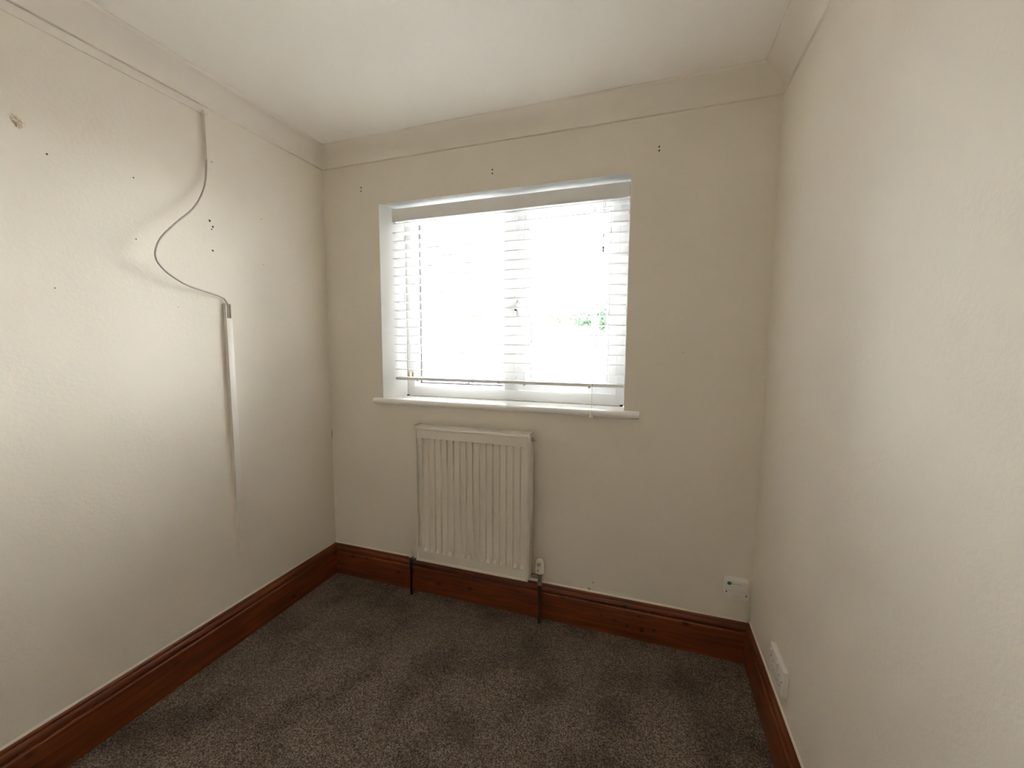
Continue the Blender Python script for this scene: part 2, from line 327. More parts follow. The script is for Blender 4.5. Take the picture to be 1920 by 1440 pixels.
GP = MB(); GP.box(MX1+.060, FX1-.092, FY+.062, FY+.066, OZ0+.115, FZ1-.101); GP.build('pane', M_GLASS, sash)
# casement handle
hx, hz = 1.098, 1.545
hd = MB().rbox(hx-.012, hx+.014, FY+.006, FY+.022, hz-.035, hz+.045, .006, 3)
hd.tube([(hx, FY+.008, hz+.018), (hx, FY-.012, hz+.018), (hx+.002, FY-.020, hz+.010), (hx+.010, FY-.022, hz-.03), (hx+.018, FY-.022, hz-.09)], [.010, .010, .0105, .009, .008], 10)
hd = hd.build('handle', M_UPVC, sash, 40)
MB().lathe((hx-.011, FY+.008, hz-.004), [(.009, 0), (.009, .024), (.006, .027), (.005, .024)], 14, 'y').build('lock_button', mat('button_black', (.03,.03,.035), .3, var=.1), hd, 40)
# bits of old sealant at the frame foot
M_SEAL = mat('grubby_sealant', (.42, .37, .29), .8, var=.35, vscale=55)
MB().tube([(x, FY-.001, OZ0+.001) for x in (FX0+.005, .7, 1.0, 1.3, FX1-.004)], .0028, 5).build('sealant', M_SEAL, win)
for (x, r) in ((FX0+.004, .009), (FX1-.012, .007)): MB().rbox(x-r, x+r, FY-.004, FY+.001, OZ0, OZ0+.008, .002).build('sealant', mat('black_grime', (.05,.05,.04), .9, var=.3, vscale=60), win)
# ------------------------------------------------------------------ venetian blind
SX0, SX1 = .420, 1.632; SYC = .056
bl = thing('venetian_blind', ((SX0+SX1)/2, SYC, 1.165), 'white wide-slat venetian blind with open slats in the window', 'blind')
VX0, VX1, VY = .4255, 1.637, .018
vz = lambda x: 0
MB().rbox(VX0, VX1, VY, VY+.012, 2.002, 2.067, .003).rbox(VX0, VX0+.012, VY+.010, VY+.04, 2.002, 2.067, .002).build('valance', M_BLIND, bl, 40)
MB().rbox(VX0+.016, VX1-.004, VY+.016, VY+.066, 2.018, 2.064, .002).build('headrail', M_BLIND, bl, 40)
def slat_mesh(w, t, crown, tilt):
    m = MB(); top = []; n = 6
    for k in range(n+1):
        u = (k/n-.5); yy = u*w; zz = crown*(1-4*u*u); top.append((yy, zz))
    ring = top+[(yy, zz-t) for yy, zz in reversed(top)]
    c, s_ = math.cos(tilt), math.sin(tilt); ring = [(y*c-z*s_, y*s_+z*c) for y, z in ring]
    L = (SX1-SX0)/2
    m.sweep([[(-L, y, z) for y, z in ring], [(L, y, z) for y, z in ring]]); return m.mesh('slat', mat('slat_white', (.84, .84, .84), .45, var=.01, vscale=12), 50)
sm = slat_mesh(.050, .0026, .0014, math.radians(-3.0))
SLZ = [1.9955-.0454*k for k in range(18)]
for z in SLZ:
    o = bpy.data.objects.new('slat', sm); COL.objects.link(o); o.parent = bl
    o.location = Vector(((SX0+SX1)/2, SYC, z))-bl.location
RZ = 1.174
MB().rbox(SX0, SX1, SYC-.026, SYC+.026, RZ-.009, RZ+.007, .004, 2).build('bottom_rail', M_BLIND, bl, 40)
LX = [back(783, 560, SYC).x, back(880, 560, SYC).x, back(986, 560, SYC).x, back(1109, 560, SYC).x]
for x in LX:
    lad = MB().tube([(x, SYC-.027, 2.03), (x, SYC-.027, RZ)], .0008, 5).tube([(x, SYC+.027, 2.03), (x, SYC+.027, RZ)], .0008, 5)
    for z in SLZ: lad.tube([(x, SYC-.027, z-.0035), (x, SYC+.027, z-.0035)], .0006, 4)
    lad.build('ladder_cord', M_CORD, bl)
    MB().tube([(x+.006, SYC, 2.03), (x+.006, SYC, RZ)], .0009, 5).build('lift_cord', M_CORD, bl)
    MB().lathe((x, SYC-.012, RZ-.016), [(.003, 0), (.006, .002), (.007, .005), (.007, .009)], 10).build('cord_button', M_WHITE, bl, 40)
# pull cord with joiner and tassel, hanging in front of the sill
p0 = back(1134, 378, .012); p1 = back(1131, 466, .008); p2 = back(1110, 730, -.036); p3 = back(1108.5, 772, -.0375)
pc = MB().tube([p0+Vector((-.003, .015, .02)), p0+Vector((-.003, 0, -.002)), p1], .0010, 5).tube([p0+Vector((.004, .015, .02)), p0+Vector((.004, 0, -.002)), p1], .0010, 5)
pm = (p1+p2)/2+Vector((.002, 0, 0)); pc.tube([p1, pm, p2, p3], .0011, 5)
pc = pc.build('pull_cord', mat('grey_cord', (.55, .54, .53), .7, var=.05, vscale=200), bl)
MB().lathe(p1+Vector((0, 0, -.012)), [(.002, -.004), (.0045, 0), (.005, .006), (.003, .009), (.0055, .012), (.006, .017), (.003, .021)], 12).build('cord_joiner', mat('clear_plastic', (.60, .60, .60), .15, var=.03), pc, 50)
MB().lathe(p3+Vector((0, 0, -.026)), [(.0085, 0), (.0085, .002), (.0075, .008), (.005, .020), (.0035, .026), (.0015, .028)], 10).build('tassel', mat('tassel_cream', (.86, .78, .68), .4, var=.03), pc, 25)
for (pxa, pxb) in ((758, 767.5), (761, 774.5)):
    a = back(pxa, 418, .022); e = back(pxb, 697, .014); mid = Vector(((a.x+e.x)/2-.014, .016, 1.55)); m2 = Vector((a.x*.35+e.x*.65-.016, .014, 1.30))
    tcord = MB().tube([a, mid, m2, e], .0010, 5).build('tilt_cord', M_CORD, bl)
    MB().lathe(e+Vector((0, 0, -.026)), [(.0062, 0), (.0066, .006), (.0058, .018), (.003, .024), (.0015, .028)], 12).build('cord_end', M_BRASS, tcord, 40)
# ------------------------------------------------------------------ radiator
RX0, RX1, RZ0, RZ1, RYF, RYB = .6145, 1.2255, .2260, .9390, -.100, -.030
rad = thing('radiator', ((RX0+RX1)/2, -.065, RZ0), 'cream single panel radiator with vertical flutes below the window', 'radiator')
cols = [(RX0, .004), (RX0+.002, 0), (RX0+.010, 0), (RX0+.013, .004)]; nfl = 17
fa, fb = back(783.3, 900, RYF).x, back(978.6, 900, RYF).x; pit = (fb-fa)/(nfl-1)
for k in range(nfl):
    c = fa+pit*k; cols += [(c-.0125, .004), (c-.0085, .015), (c+.0085, .015), (c+.0125, .004)]
cols += [(RX1-.013, .004), (RX1-.010, 0), (RX1-.002, 0), (RX1, .004)]
rows = [(RZ0, 0), (RZ0+.002, 1), (RZ0+.010, 1), (RZ0+.013, 2), (RZ0+.058, 2), (RZ0+.074, 3), (RZ1-.0585, 3), (RZ1-.055, 2), (RZ1-.013, 2), (RZ1-.010, 1), (RZ1-.002, 1), (RZ1, 0)]
vsr = []; nc = len(cols)
for (z, t) in rows:
    for (x, d) in cols:
        if t == 0: dd = .004 if d != 0 else .003
        elif t == 1: dd = min(d, .0) if .003 < d else d; dd = 0 if t == 1 and d else d
        elif t == 2: dd = min(d, .004)
        else: dd = d
        vsr.append((x, RYF+dd, z))
fr = MB().add(vsr, [(i*nc+k, i*nc+k+1, (i+1)*nc+k+1, (i+1)*nc+k) for i in range(len(rows)-1) for k in range(nc-1)])
fr.build('front_panel', M_RAD, rad, 25)
MB().box(RX0+.003, RX1-.003, RYF+.018, RYF+.024, RZ0+.004, RZ1-.004).box(RX0+.004, RX1-.004, RYB-.006, RYB-.002, RZ0+.012, RZ1-.02).build('water_panel', M_RAD, rad)
cv = MB()
for k in range(34): x = RX0+.02+k*(RX1-RX0-.04)/33; cv.box(x-.0008, x+.0008, RYF+.026, RYB-.007, RZ0+.06, RZ1-.05)
cv.build('convector_fins', M_RAD, rad)
sp_ = MB().rbox(RX1-.002, RX1+.0035, RYF+.006, RYB, RZ0+.006, RZ1+.010, .0015)
sp_.build('side_panel', M_RAD, rad, 40)
MB().rbox(RX0-.0035, RX0+.002, RYF+.006, RYB, RZ0+.006, RZ1+.010, .0015).build('side_panel', M_RAD, rad, 40)
gr = MB().box(RX0+.001, RX1-.001, RYF+.006, RYF+.014, RZ1-.004, RZ1+.004).box(RX0+.001, RX1-.001, RYB-.008, RYB-.001, RZ1-.004, RZ1+.004).box(RX0+.001, RX1-.001, RYF+.032, RYF+.038, RZ1-.004, RZ1+.004)
for k in range(72): x = RX0+.004+k*(RX1-RX0-.008)/71; gr.box(x-.0022, x+.0022, RYF+.010, RYB-.004, RZ1-.003, RZ1+.0035)
gr.build('top_grille', M_RAD, rad)
MB().lathe((RX1+.003, -.062, .915), [(.009, 0), (.009, .010), (.006, .011), (.006, .018), (.004, .020)], 10, 'x').build('bleed_valve', M_CHROME, rad, 30)
for xb_ in (RX0+.11, RX1-.11): MB().rbox(xb_-.02, xb_+.02, RYB-.004, 0, RZ0+.05, RZ1-.03, .002).build('wall_bracket', M_RAD, rad)
# thermostatic valve and its pipe
tx, ty = 1.272, -.050; t0 = .236
trv = thing('thermostatic_valve', (tx, ty, 0), 'white thermostatic valve on dark pipe feeding the radiator', 'valve')
MB().tube([(tx, ty, -.002), (tx, ty, t0-.03)], .0085, 12).build('pipe', M_PIPE, trv, 50)
MB().lathe((tx, ty, t0-.040), [(.012, 0), (.012, .016), (.009, .018), (.010, .034), (.010, .050), (.0165, .052), (.0165, .060), (.012, .062)], 12).build('valve_body', M_CHROME, trv, 35)
MB().lathe((RX1-.004, ty, t0), [(.008, 0), (.008, .014), (.0105, .015), (.0105, .026), (.008, .027), (.008, .050)], 12, 'x').build('valve_tail', M_CHROME, trv, 35)
hp = [(.014, 0), (.0195, .003), (.0205, .012), (.0200, .030), (.0190, .034), (.0190, .037), (.0195, .040), (.0185, .056), (.0150, .067), (.008, .072), (.002, .073)]
th = MB().lathe((tx, ty, t0+.020), hp, 24).build('sensor_head', M_WHITE, trv, 35)
rib = MB()
for k in range(5): a = math.radians(-115+k*12); rib.tube([(tx+.0192*math.cos(a), ty+.0192*math.sin(a), t0+.020+.044), (tx+.0186*math.cos(a), ty+.0186*math.sin(a), t0+.020+.058)], .0013, 5)
rib.build('grip_slots', mat('slot_grey', (.25, .23, .21), .6, var=.1), th)
MB().lathe((tx-.004, ty-.0185, t0+.020+.022), [(.004, -.001), (.004, .0022), (.002, .003)], 10, 'y').build('setting_mark', MATS['slot_grey'], th)
# lockshield valve
lx, ly = .552, -.055; l0 = .197
lsv = thing('lockshield_valve', (lx, ly, 0), 'small white-capped lockshield valve on dark pipe at radiator corner', 'valve')
MB().tube([(lx, ly, -.002), (lx, ly, l0-.01)], .0075, 12).build('pipe', M_PIPE, lsv, 50)
MB().lathe((lx, ly, l0-.026), [(.0115, 0), (.0115, .014), (.009, .016), (.0095, .032), (.012, .033), (.012, .040), (.009, .042)], 12).build('valve_body', mat('dark_chrome', (.16, .145, .13), .35, 1.0, var=.15, vscale=60), lsv, 35)
MB().lathe((lx+.006, ly, l0+.004), [(.007, 0), (.007, .012), (.0095, .013), (.0095, .024), (.007, .025), (.007, RX0+.004-lx-.006)], 12, 'x').build('valve_tail', MATS['dark_chrome'], lsv, 35)
MB().lathe((lx, ly, l0+.014), [(.0085, 0), (.0085, .022), (.007, .026), (.0055, .040), (.003, .043)], 14).build('valve_cap', M_WHITE, lsv, 40)
# ------------------------------------------------------------------ phone box in the corner
BX0, BX1, BZ0, BZ1, BY = 2.0785, 2.1665, .2930, .3735, -.036
ph = thing('phone_socket_box', ((BX0+BX1)/2, 0, BZ0), 'small white telephone socket box on wall beside the corner', 'socket')
MB().rbox(BX0-.002, BX1+.002, -.026, 0, BZ0-.002, BZ1+.002, .003).build('back_box', M_WHITE, ph, 40)
fp = MB().rbox(BX0, BX1, BY, -.024, BZ0, BZ1, .003).build('face_plate', M_WHITE, ph, 40)
MB().box(BX0+.002, BX1-.002, BY-.0004, BY+.001, BZ1-.045, BZ1-.0445).box(BX0+.030, BX0+.058, BY-.0005, BY, BZ0+.010, BZ0+.0108).box(BX0+.036, BX0+.052, BY-.0005, BY, BZ0+.020, BZ0+.0208).box(BX0+.036, BX0+.0366, BY-.0005, BY, BZ0+.014, BZ0+.020).box(BX0+.0514, BX0+.052, BY-.0005, BY, BZ0+.014, BZ0+.020).build('port_outline', mat('faint_grey', (.42, .39, .35), .6, var=.05), fp)
lz = BZ1-.0125; lxx = BX0+.0155
MB().lathe((lxx, BY+.001, lz), [(.0078, 0), (.0078, .0016)], 20, 'y').build('round_logo', mat('logo_green', (.012, .075, .065), .4, var=.1), fp)
MB().add([(lxx+.0045*math.cos(math.radians(a))*s_, BY-.0009, lz+.0045*math.sin(math.radians(a))*s_+.0008) for s_ in (1, .55) for a in range(20, 201, 15)], [(k, k+1, k+14, k+13) for k in range(12)]).build('logo_swirl', mat('logo_pale', (.20, .36, .34), .4, var=.05), fp)
cu = bpy.data.curves.new('lettering', 'FONT'); cu.body = 'openreach'; cu.size = .0085; cu.extrude = .0002
tmp = bpy.data.objects.new('lettering_tmp', cu); COL.objects.link(tmp); dg = bpy.context.evaluated_depsgraph_get(); dg.update()
tme = bpy.data.meshes.new_from_object(tmp.evaluated_get(dg)); bpy.data.objects.remove(tmp); tme.materials.clear(); tme.materials.append(MATS['faint_grey'])
tme.transform(Matrix.Rotation(math.pi/2, 4, 'X')); to = bpy.data.objects.new('lettering', tme); COL.objects.link(to); to.parent = fp; to.location = Vector((lxx+.0095, BY-.0004, lz-.0028))-worldpos(fp)
for (x, z) in ((BX0+.006, BZ0+.030), (BX1-.007, BZ0+.022)): MB().lathe((x, BY+.001, z), [(.0032, 0), (.0032, .0016), (.002, .0018)], 10, 'y').build('screw', mat('screw_dark', (.14, .12, .10), .4, .6, var=.1), fp)
pcab = MB().tube([(BX1-.008, -.012, BZ0+.002), (BX1-.004, -.010, .26), (BX1+.006, -.006, .22), (BX1+.010, -.005, BBH+.001)], .0028, 8)
pcab.build('lead', M_WHITE, ph, 50)
# ------------------------------------------------------------------ double socket on right wall
SY0, SY1, SZ0, SZ1, SD = -.485, -.339, .2550, .3410, .016
ds = thing('double_socket', (W, (SY0+SY1)/2, SZ0), 'white double power socket above the skirting board', 'socket')
dpl = MB().rbox(W-SD, W, SY0, SY1, SZ0, SZ1, .003).build('face_plate', M_WHITE, ds, 40)
for yc in ((SY0*3+SY1)/4+.004, (SY0+SY1*3)/4-.004):
    MB().rbox(W-SD-.004, W-SD+.002, yc+.010, yc+.024, SZ1-.032, SZ1-.012, .001).build('rocker_switch', M_WHITE, dpl, 40)
    ph_ = MB().box(W-SD-.0006, W-SD+.001, yc-.002, yc+.002, SZ0+.040, SZ0+.049)
    for q in (-.011, .011): ph_.box(W-SD-.0006, W-SD+.001, yc+q-.0032, yc+q+.0032, SZ0+.018, SZ0+.022)
    ph_.build('pin_holes', mat('pin_grey', (.40, .37, .33), .8, var=.05), dpl)
for yc in (SY0+.013, SY1-.013): MB().lathe((W-SD+.001, yc, (SZ0+SZ1)/2), [(.003, 0), (.003, -.0016), (.002, -.002)], 10, 'x').build('screw', MATS['screw_dark'], dpl)
# ------------------------------------------------------------------ cable trunking and loose cable on left wall
TD = .0165
tr1 = thing('cable_trunking', (0, -.63, 2.075), 'cream mini trunking along coving with short drop to loose cable', 'trunking')
M_CHAN = mat('cream_channel', (.78, .73, .65), .6, var=.05, vscale=14)
MB().rbox(0, .007, YB+.01, -.636, 2.274, H-CZ-.004, .001).build('coving_run', M_TRUNK, tr1, 40)
MB().box(0, .003, -.641, -.615, 2.070, 2.292).build('drop_base', M_WALL, tr1)
MB().box(.003, TD-.001, -.641, -.638, 2.098, 2.285).box(.003, TD-.001, -.618, -.615, 2.098, 2.285).box(.003, .009, -.641, -.639, 2.072, 2.098).build('drop_channel', M_CHAN, tr1)
MB().rbox(TD-.0015, TD, -.6412, -.6148, 2.098, 2.284, .0004).build('drop_lid', M_WALL, tr1, 40)
MB().rbox(.0005, TD+.003, -.646, -.630, 2.272, 2.286, .001).build('end_cap', M_CHAN, tr1, 40)
ta, tb_ = -.600, -.575
tr2 = thing('cable_trunking', (0, -.5875, .405), 'long vertical cream trunking with open top on the wall', 'trunking')
MB().box(0, .003, ta, tb_, .405, 1.527).build('back_plate', M_WHITE, tr2)
MB().box(.003, TD-.001, ta, ta+.003, .468, 1.527).box(.003, TD-.001, tb_-.003, tb_, .468, 1.527).box(.003, .010, ta, ta+.003, .405, .468).build('channel', M_CHAN, tr2)
MB().rbox(TD-.0015, TD, ta-.0002, tb_+.0002, .468, 1.466, .0004).build('lid', mat('white_trunk_lid', (.82, .79, .735), .45, var=.01), tr2, 40)
ctrl = [(387,300,.010),(386.5,322,.012),(384,346,.018),(375,371,.028),(360,393,.036),(330,418,.046),(303,444,.052),(292,467,.054),(293,486,.054),(306,504,.050),(326,520,.044),(352,535,.036),(384,546,.026),(408,554,.018),(420,560,.013),(426,569,.009),(428,580,.008),(427.5,592,.008),(429,620,.008)]
cp_ = [left(a, b_, c) for a, b_, c in ctrl]; pts = []
for i in range(len(cp_)-1):
    q0, q1, q2, q3 = cp_[max(i-1,0)], cp_[i], cp_[i+1], cp_[min(i+2,len(cp_)-1)]
    for k in range(5):
        t = k/5; pts.append(.5*((2*q1)+(q2-q0)*t+(2*q0-5*q1+4*q2-q3)*t*t+(3*q1-q0-3*q2+q3)*t**3))
pts.append(cp_[-1])
tag(MB().tube(pts, .0032, 8).build('loose_cable', M_GREYCORD, smooth=60), 'loose grey cable looping between the two trunking pieces', 'cable')
# ------------------------------------------------------------------ projecting clad bay outside
DB = 4.4
pe = deep(884, 600, DB); BXW, BYE = pe.x, pe.y
BZT, BZL = deep(884, 496, DB).z, deep(884, 711, DB).z
bay = thing('clad_bay', (BXW-1.0, (D2+BYE)/2, BZL), 'grey-blue boarded bay with overhanging white eaves outside the window', 'building')
M_CLAD = mat('blue_grey_board', (.19, .205, .245), .7, var=.05, vscale=7, stretch=(1, 1, 6), bump=.1, bscale=60)
M_SOFF = mat('mottled_soffit', (.24, .245, .255), .8, var=.45, vscale=28, bump=.3, bscale=60)
M_FASC = mat('white_fascia', (.70, .71, .73), .4, var=.05, vscale=6)
M_GUT = mat('mottled_gutter', (.26, .29, .35), .8, var=.45, vscale=30)
MB().box(BXW-2.0, BXW-.03, D2, BYE-.02, BZL+.01, BZT).build('core', M_CLAD, bay)
PT = .176; nb = int(round((BZT-BZL)/PT)); PT = (BZT-BZL)/nb
bm_ = MB().sweep([[(-.03, D2-BYE, 0), (.028, D2-BYE, 0), (.030, D2-BYE, .012), (.010, D2-BYE, PT*.72), (-.006, D2-BYE, PT-.016), (-.006, D2-BYE, PT), (-.03, D2-BYE, PT)],
                  [(-.03, 0, 0), (.028, 0, 0), (.030, 0, .012), (.010, 0, PT*.72), (-.006, 0, PT-.016), (-.006, 0, PT), (-.03, 0, PT)]]).mesh('board', M_CLAD)
for k in range(nb):
    o = bpy.data.objects.new('board', bm_); COL.objects.link(o); o.parent = bay; o.location = Vector((BXW, BYE, BZL+k*PT))-bay.location
ex = deep(940, 500, DB).x; ye = deep(940, 500, DB).y-.02
MB().box(BXW-2.0, BXW+.07, D2, ye, BZT, BZT+.02).build('soffit', M_SOFF, bay)
MB().box(BXW+.07, BXW+.15, D2, ye, BZT-.008, BZT+.018).build('soffit_batten', M_FASC, bay)
MB().box(BXW+.15, BXW+.165, D2, ye, BZT+.01, BZT+.03).build('shadow_gap_strip', M_SOFF, bay)  # dark strip laid in, draws the shadow gap between batten and fascia
MB().box(BXW+.165, BXW+.185, D2, ye, BZT-.02, BZT+.14).build('fascia', M_FASC, bay)
g = []
for yy in (D2, ye): g.append([(BXW+.187+.055+.055*math.cos(math.radians(a)), yy, BZT+.09+.055*math.sin(math.radians(a))) for a in range(180, 361, 20)]+[(BXW+.187+.055+.05*math.cos(math.radians(a)), yy, BZT+.09+.05*math.sin(math.radians(a))) for a in range(360, 179, -20)])
MB().sweep(g).build('gutter', M_GUT, bay, 50)
MB().add([(BXW-2.0,D2,BZT+.9),(BXW+.21,D2,BZT+.14),(BXW+.21,ye,BZT+.14),(BXW-2.0,ye,BZT+.9),(BXW-2.0,D2,BZT+.02),(BXW+.19,D2,BZT+.10),(BXW+.19,ye,BZT+.10),(BXW-2.0,ye,BZT+.02)], [(0,1,2,3),(4,5,6,7),(0,1,5,4),(1,2,6,5),(2,3,7,6),(3,0,4,7)]).build('roof', mat('brown_roof_tile', (.20, .13, .11), .85, var=.2, vscale=9), bay)
# ------------------------------------------------------------------ street outside
ZG = -3.2
struct('ground', MB().add([(-120, D2, ZG), (90, D2, ZG), (90, 200, ZG), (-120, 200, ZG)], [(0, 1, 2, 3)]), mat('street_tarmac', (.22, .215, .21), .9, var=.08, vscale=.6), label='pale grey street below the window', cat='street')
M_BRICK = mat('buff_brick', (.36, .29, .205), .9, var=.10, vscale=3, bump=.2, bscale=8)
M_TILE = mat('roof_tile_grey', (.17, .135, .125), .9, var=.16, vscale=2.2)
M_TILER = mat('roof_tile_red', (.22, .125, .11), .9, var=.16, vscale=2.2)
M_WIN = mat('far_white_frame', (.72, .72, .72), .5, var=.02); M_PANE = mat('far_pane', (.06, .07, .08), .15, var=.25, vscale=1.5)
M_DPIPE = mat('far_downpipe', (.04, .03, .028), .6, var=.1); M_CHIM = mat('chimney_brick', (.26, .20, .175), .9, var=.15, vscale=4)
M_CHIMR = mat('chimney_red', (.32, .17, .14), .9, var=.15, vscale=4)
class Terrace:
    """facade from pixel column pa (depth da) to pb (depth db); local x along the facade, local -y towards our window"""
    def __init__(s, name, pa, da, pb, db, label, thick=8.0):
        A, B = deep(pa, 650, da), deep(pb, 650, db); A.z = B.z = ZG; d = B-A; s.L = d.length; s.A = A; s.dir = d.normalized(); s.nrm = Vector((s.dir.y, -s.dir.x, 0)); s.T = thick
        s.root = thing(name, A, label, 'house', rz=math.atan2(d.y, d.x), local=True)
    def u(s, px, off=0.0):                        # local x under pixel column px on the plane `off` in front of the facade
        d = ray(px, 650); P0 = s.A+s.nrm*off; t = (P0-CAM).dot(s.nrm)/d.dot(s.nrm); return (CAM+d*t-P0).dot(s.dir)
    def z(s, px, py, off=0.0):
        d = ray(px, py); P0 = s.A+s.nrm*off; t = (P0-CAM).dot(s.nrm)/d.dot(s.nrm); return (CAM+d*t).z-ZG
    def part(s, name, mb, m, parent=None, smooth=None): return mb.build(name, m, parent or s.root, smooth)
    def wall(s, z1, m=None, x0=0, x1=None): return s.part('wall', MB().box(x0, x1 or s.L, 0, s.T, -.05, z1), m or M_BRICK)
    def window(s, xa, xb, za, zb, off=0.0, bars=1, wood=None):
        w = s.part('window', MB().box(xa-.04, xb+.04, -off-.06, -off+.02, za-.04, zb+.04), wood or M_WIN)
        n = bars+1; wd_ = (xb-xa)/n
        for k in range(n): s.part('pane', MB().box(xa+k*wd_+.04, xa+(k+1)*wd_-.04, -off-.075, -off-.03, za+.04, zb-.04), M_PANE, w)
        s.part('sill', MB().box(xa-.10, xb+.10, -off-.14, -off, za-.12, za-.04), M_WIN, w); return w
    def pwindow(s, pa, pb, pt, pbm, bars=1, off=0.0):
        xa, xb = s.u(pa, off), s.u(pb, off); zb, za = s.z(pa, pt, off), s.z(pa, pbm, off); return s.window(xa, xb, za, zb, off, bars)
    def pipe(s, px, z1, m=None, off=.08):
        x = s.u(px); return s.part('downpipe', MB().tube([(x, -off, 0), (x, -off, z1-.35), (x, -off-.2, z1-.05)], .05, 6), m or M_DPIPE)
    def roof(s, z0, z1, hip0=0., hip1=0., m=None, x0=0, x1=None, over=.35, name='roof'):
        x1 = x1 or s.L; ym = s.T/2; a, e = x0-.1, x1+.1
        v = [(a, -over, z0), (e, -over, z0), (e, s.T+over, z0), (a, s.T+over, z0), (x0+hip0, ym, z1), (x1-hip1, ym, z1)]
        rf = s.part(name, MB().add(v, [(0, 1, 5, 4), (1, 2, 5), (2, 3, 4, 5), (3, 0, 4), (0, 3, 2, 1)]), m or M_TILE)
        n = 9                                     # proud tile courses on the street slope
        for k in range(n):
            t = k/n; t2 = t+.06; P = lambda tt, dz: [(a+(x0+hip0-a)*tt, -over+(ym+over)*tt, z0+(z1-z0)*tt+dz), (e+(x1-hip1-e)*tt, -over+(ym+over)*tt, z0+(z1-z0)*tt+dz)]
            q = P(t, .07)+P(t2, .05)[::-1]+P(t, -.02)
            s.part('tile_course', MB().add(q, [(0, 1, 2, 3), (4, 5, 1, 0)]), m or M_TILE, rf)
        s.part('ridge_tiles', MB().tube([(x0+hip0, ym, z1+.03), (x1-hip1, ym, z1+.03)], .12, 6), M_TILE, rf)
        for (hx_, c, q) in ((hip0, a, x0+hip0), (hip1, e, x1-hip1)):
            if hx_ > .2: s.part('hip_tiles', MB().tube([(c, -over, z0+.05), (q, ym, z1+.05)], .11, 6), mat('hip_mortar', (.40, .34, .31), .9, var=.1), rf)
        s.part('gutter', MB().box(a, e, -over-.12, -over+.02, z0-.10, z0+.02), M_DPIPE, rf)
        return rf
    def chimney(s, pa, pb, pt, zb, m=None):
        off = -s.T/2; xa, xb = s.u(pa, off), s.u(pb, off); z1 = s.z(pa, pt, off)
        c = s.part('chimney', MB().box(xa, xb, s.T/2-.35, s.T/2+.35, zb, z1-.18).box(xa-.06, xb+.06, s.T/2-.41, s.T/2+.41, z1-.24, z1), m or M_CHIM)
        for f in (.3, .7): s.part('chimney_pot', MB().lathe((xa+(xb-xa)*f, s.T/2, z1), [(.12, 0), (.10, .3), (.12, .35)], 8), M_CHIMR, c, 40)
h1 = Terrace('terraced_house', 862, 57, 942, 57.5, 'buff brick house with grey hipped roof and central chimney across the street')
e1 = h1.z(905, 638, .35); r1 = h1.z(905, 598.5, -4)
h1.wall(e1); h1.roof(e1, r1, 0, h1.L-h1.u(917, -4))
h1.pwindow(910, 916, 641.5, 657); h1.pwindow(936.8, 940.2, 644, 655, 0); h1.pwindow(886.5, 903, 687, 697, 2)
h1.part('canopy', MB().box(h1.u(884), h1.u(909), -.6, 0, h1.z(890, 686), h1.z(890, 684)), M_WIN)
h1.pipe(925.3, e1); h1.pipe(942, e1, M_WIN); h1.chimney(913, 926, 586.5, r1-.6)
h1.part('wall_vent', MB().box(h1.u(921.5), h1.u(924), -.04, .01, h1.z(922, 694), h1.z(922, 691.5)), M_DPIPE)
h2 = Terrace('terraced_house', 974, 60.6, 1033, 62.5, 'buff brick house with red hipped roof and lean-to porch across the street')
e2 = h2.z(1010, 639.5, .35); r2 = h2.z(1010, 607.5, -4)
h2.wall(e2); h2.roof(e2, r2, 1.8, 0, M_TILER); h2.pipe(1007.3, e2); h2.chimney(994.5, 1001, 590.5, r2-.6)
h2.pwindow(1013.5, 1022, 644, 656); h2.pwindow(996, 1000, 644, 656, 0); None
h3 = Terrace('terraced_house', 1033.2, 62.6, 1152, 68, 'long buff brick terrace with grey tiled roof and white porch across the street')
e3 = h3.z(1080, 641.8, .35); r3 = h3.z(1080, 611, -4)
h3.wall(e3); h3.roof(e3, r3, 0, 1.5); h3.pipe(1076.6, e3); h3.pipe(1133, e3)
for (pa, pb, pt, pq, nb_) in ((1037.5,1047.5,645,655,1),(1062,1068,645,654,0),(1082,1087,645.5,654,0),(1098.5,1108,646,654.5,1),(1121,1125,647,654,0),(1083.5,1088,683,697,0),(1140,1147,647,654,1)): h3.pwindow(pa, pb, pt, pq, nb_)
h3.chimney(1054.5, 1064.5, 598, r3-.6, M_CHIM); h3.chimney(1110.5, 1119.5, 597, r3-.6, M_CHIMR)
def porch(t, pa, pb, pt, pe_, pg, off, rm, parts):
    """lean-to porch: roof from pixel row pt on the wall to pe_ at its eaves, standing `off` in front of the facade"""
    xa, xb = t.u(pa, off), t.u(pb, off); z1, z0 = t.z((pa+pb)/2, pt), t.z((pa+pb)/2, pe_, off)
    pr_ = t.part('porch', MB().box(xa+.15, xb-.15, -off+.25, .02, 0, z0), M_WIN)
    t.part('porch_roof', MB().add([(xa, -off, z0), (xb, -off, z0), (xb, .02, z1), (xa, .02, z1), (xa, -off, z0-.12), (xb, -off, z0-.12), (xb, .02, z0-.12), (xa, .02, z0-.12)], [(0,1,2,3),(0,1,5,4),(1,2,6,5),(3,0,4,7),(4,5,6,7)]), rm, pr_)
    t.part('porch_fascia', MB().box(xa-.02, xb+.02, -off-.05, -off, z0-.16, z0-.02), M_WIN, pr_)
    for (qa, qb, qt, qb2, m) in parts:
        t.part('porch_pane', MB().box(t.u(qa, off-.25), t.u(qb, off-.25), -off+.20, -off+.26, max(.05, t.z(qa, qb2, off-.25)), t.z(qa, qt, off-.25)), m, pr_)
M_GRN = mat('far_green_pane', (.26, .31, .25), .2, var=.1); M_DOOR = mat('far_dark_door', (.10, .13, .14), .5, var=.1)
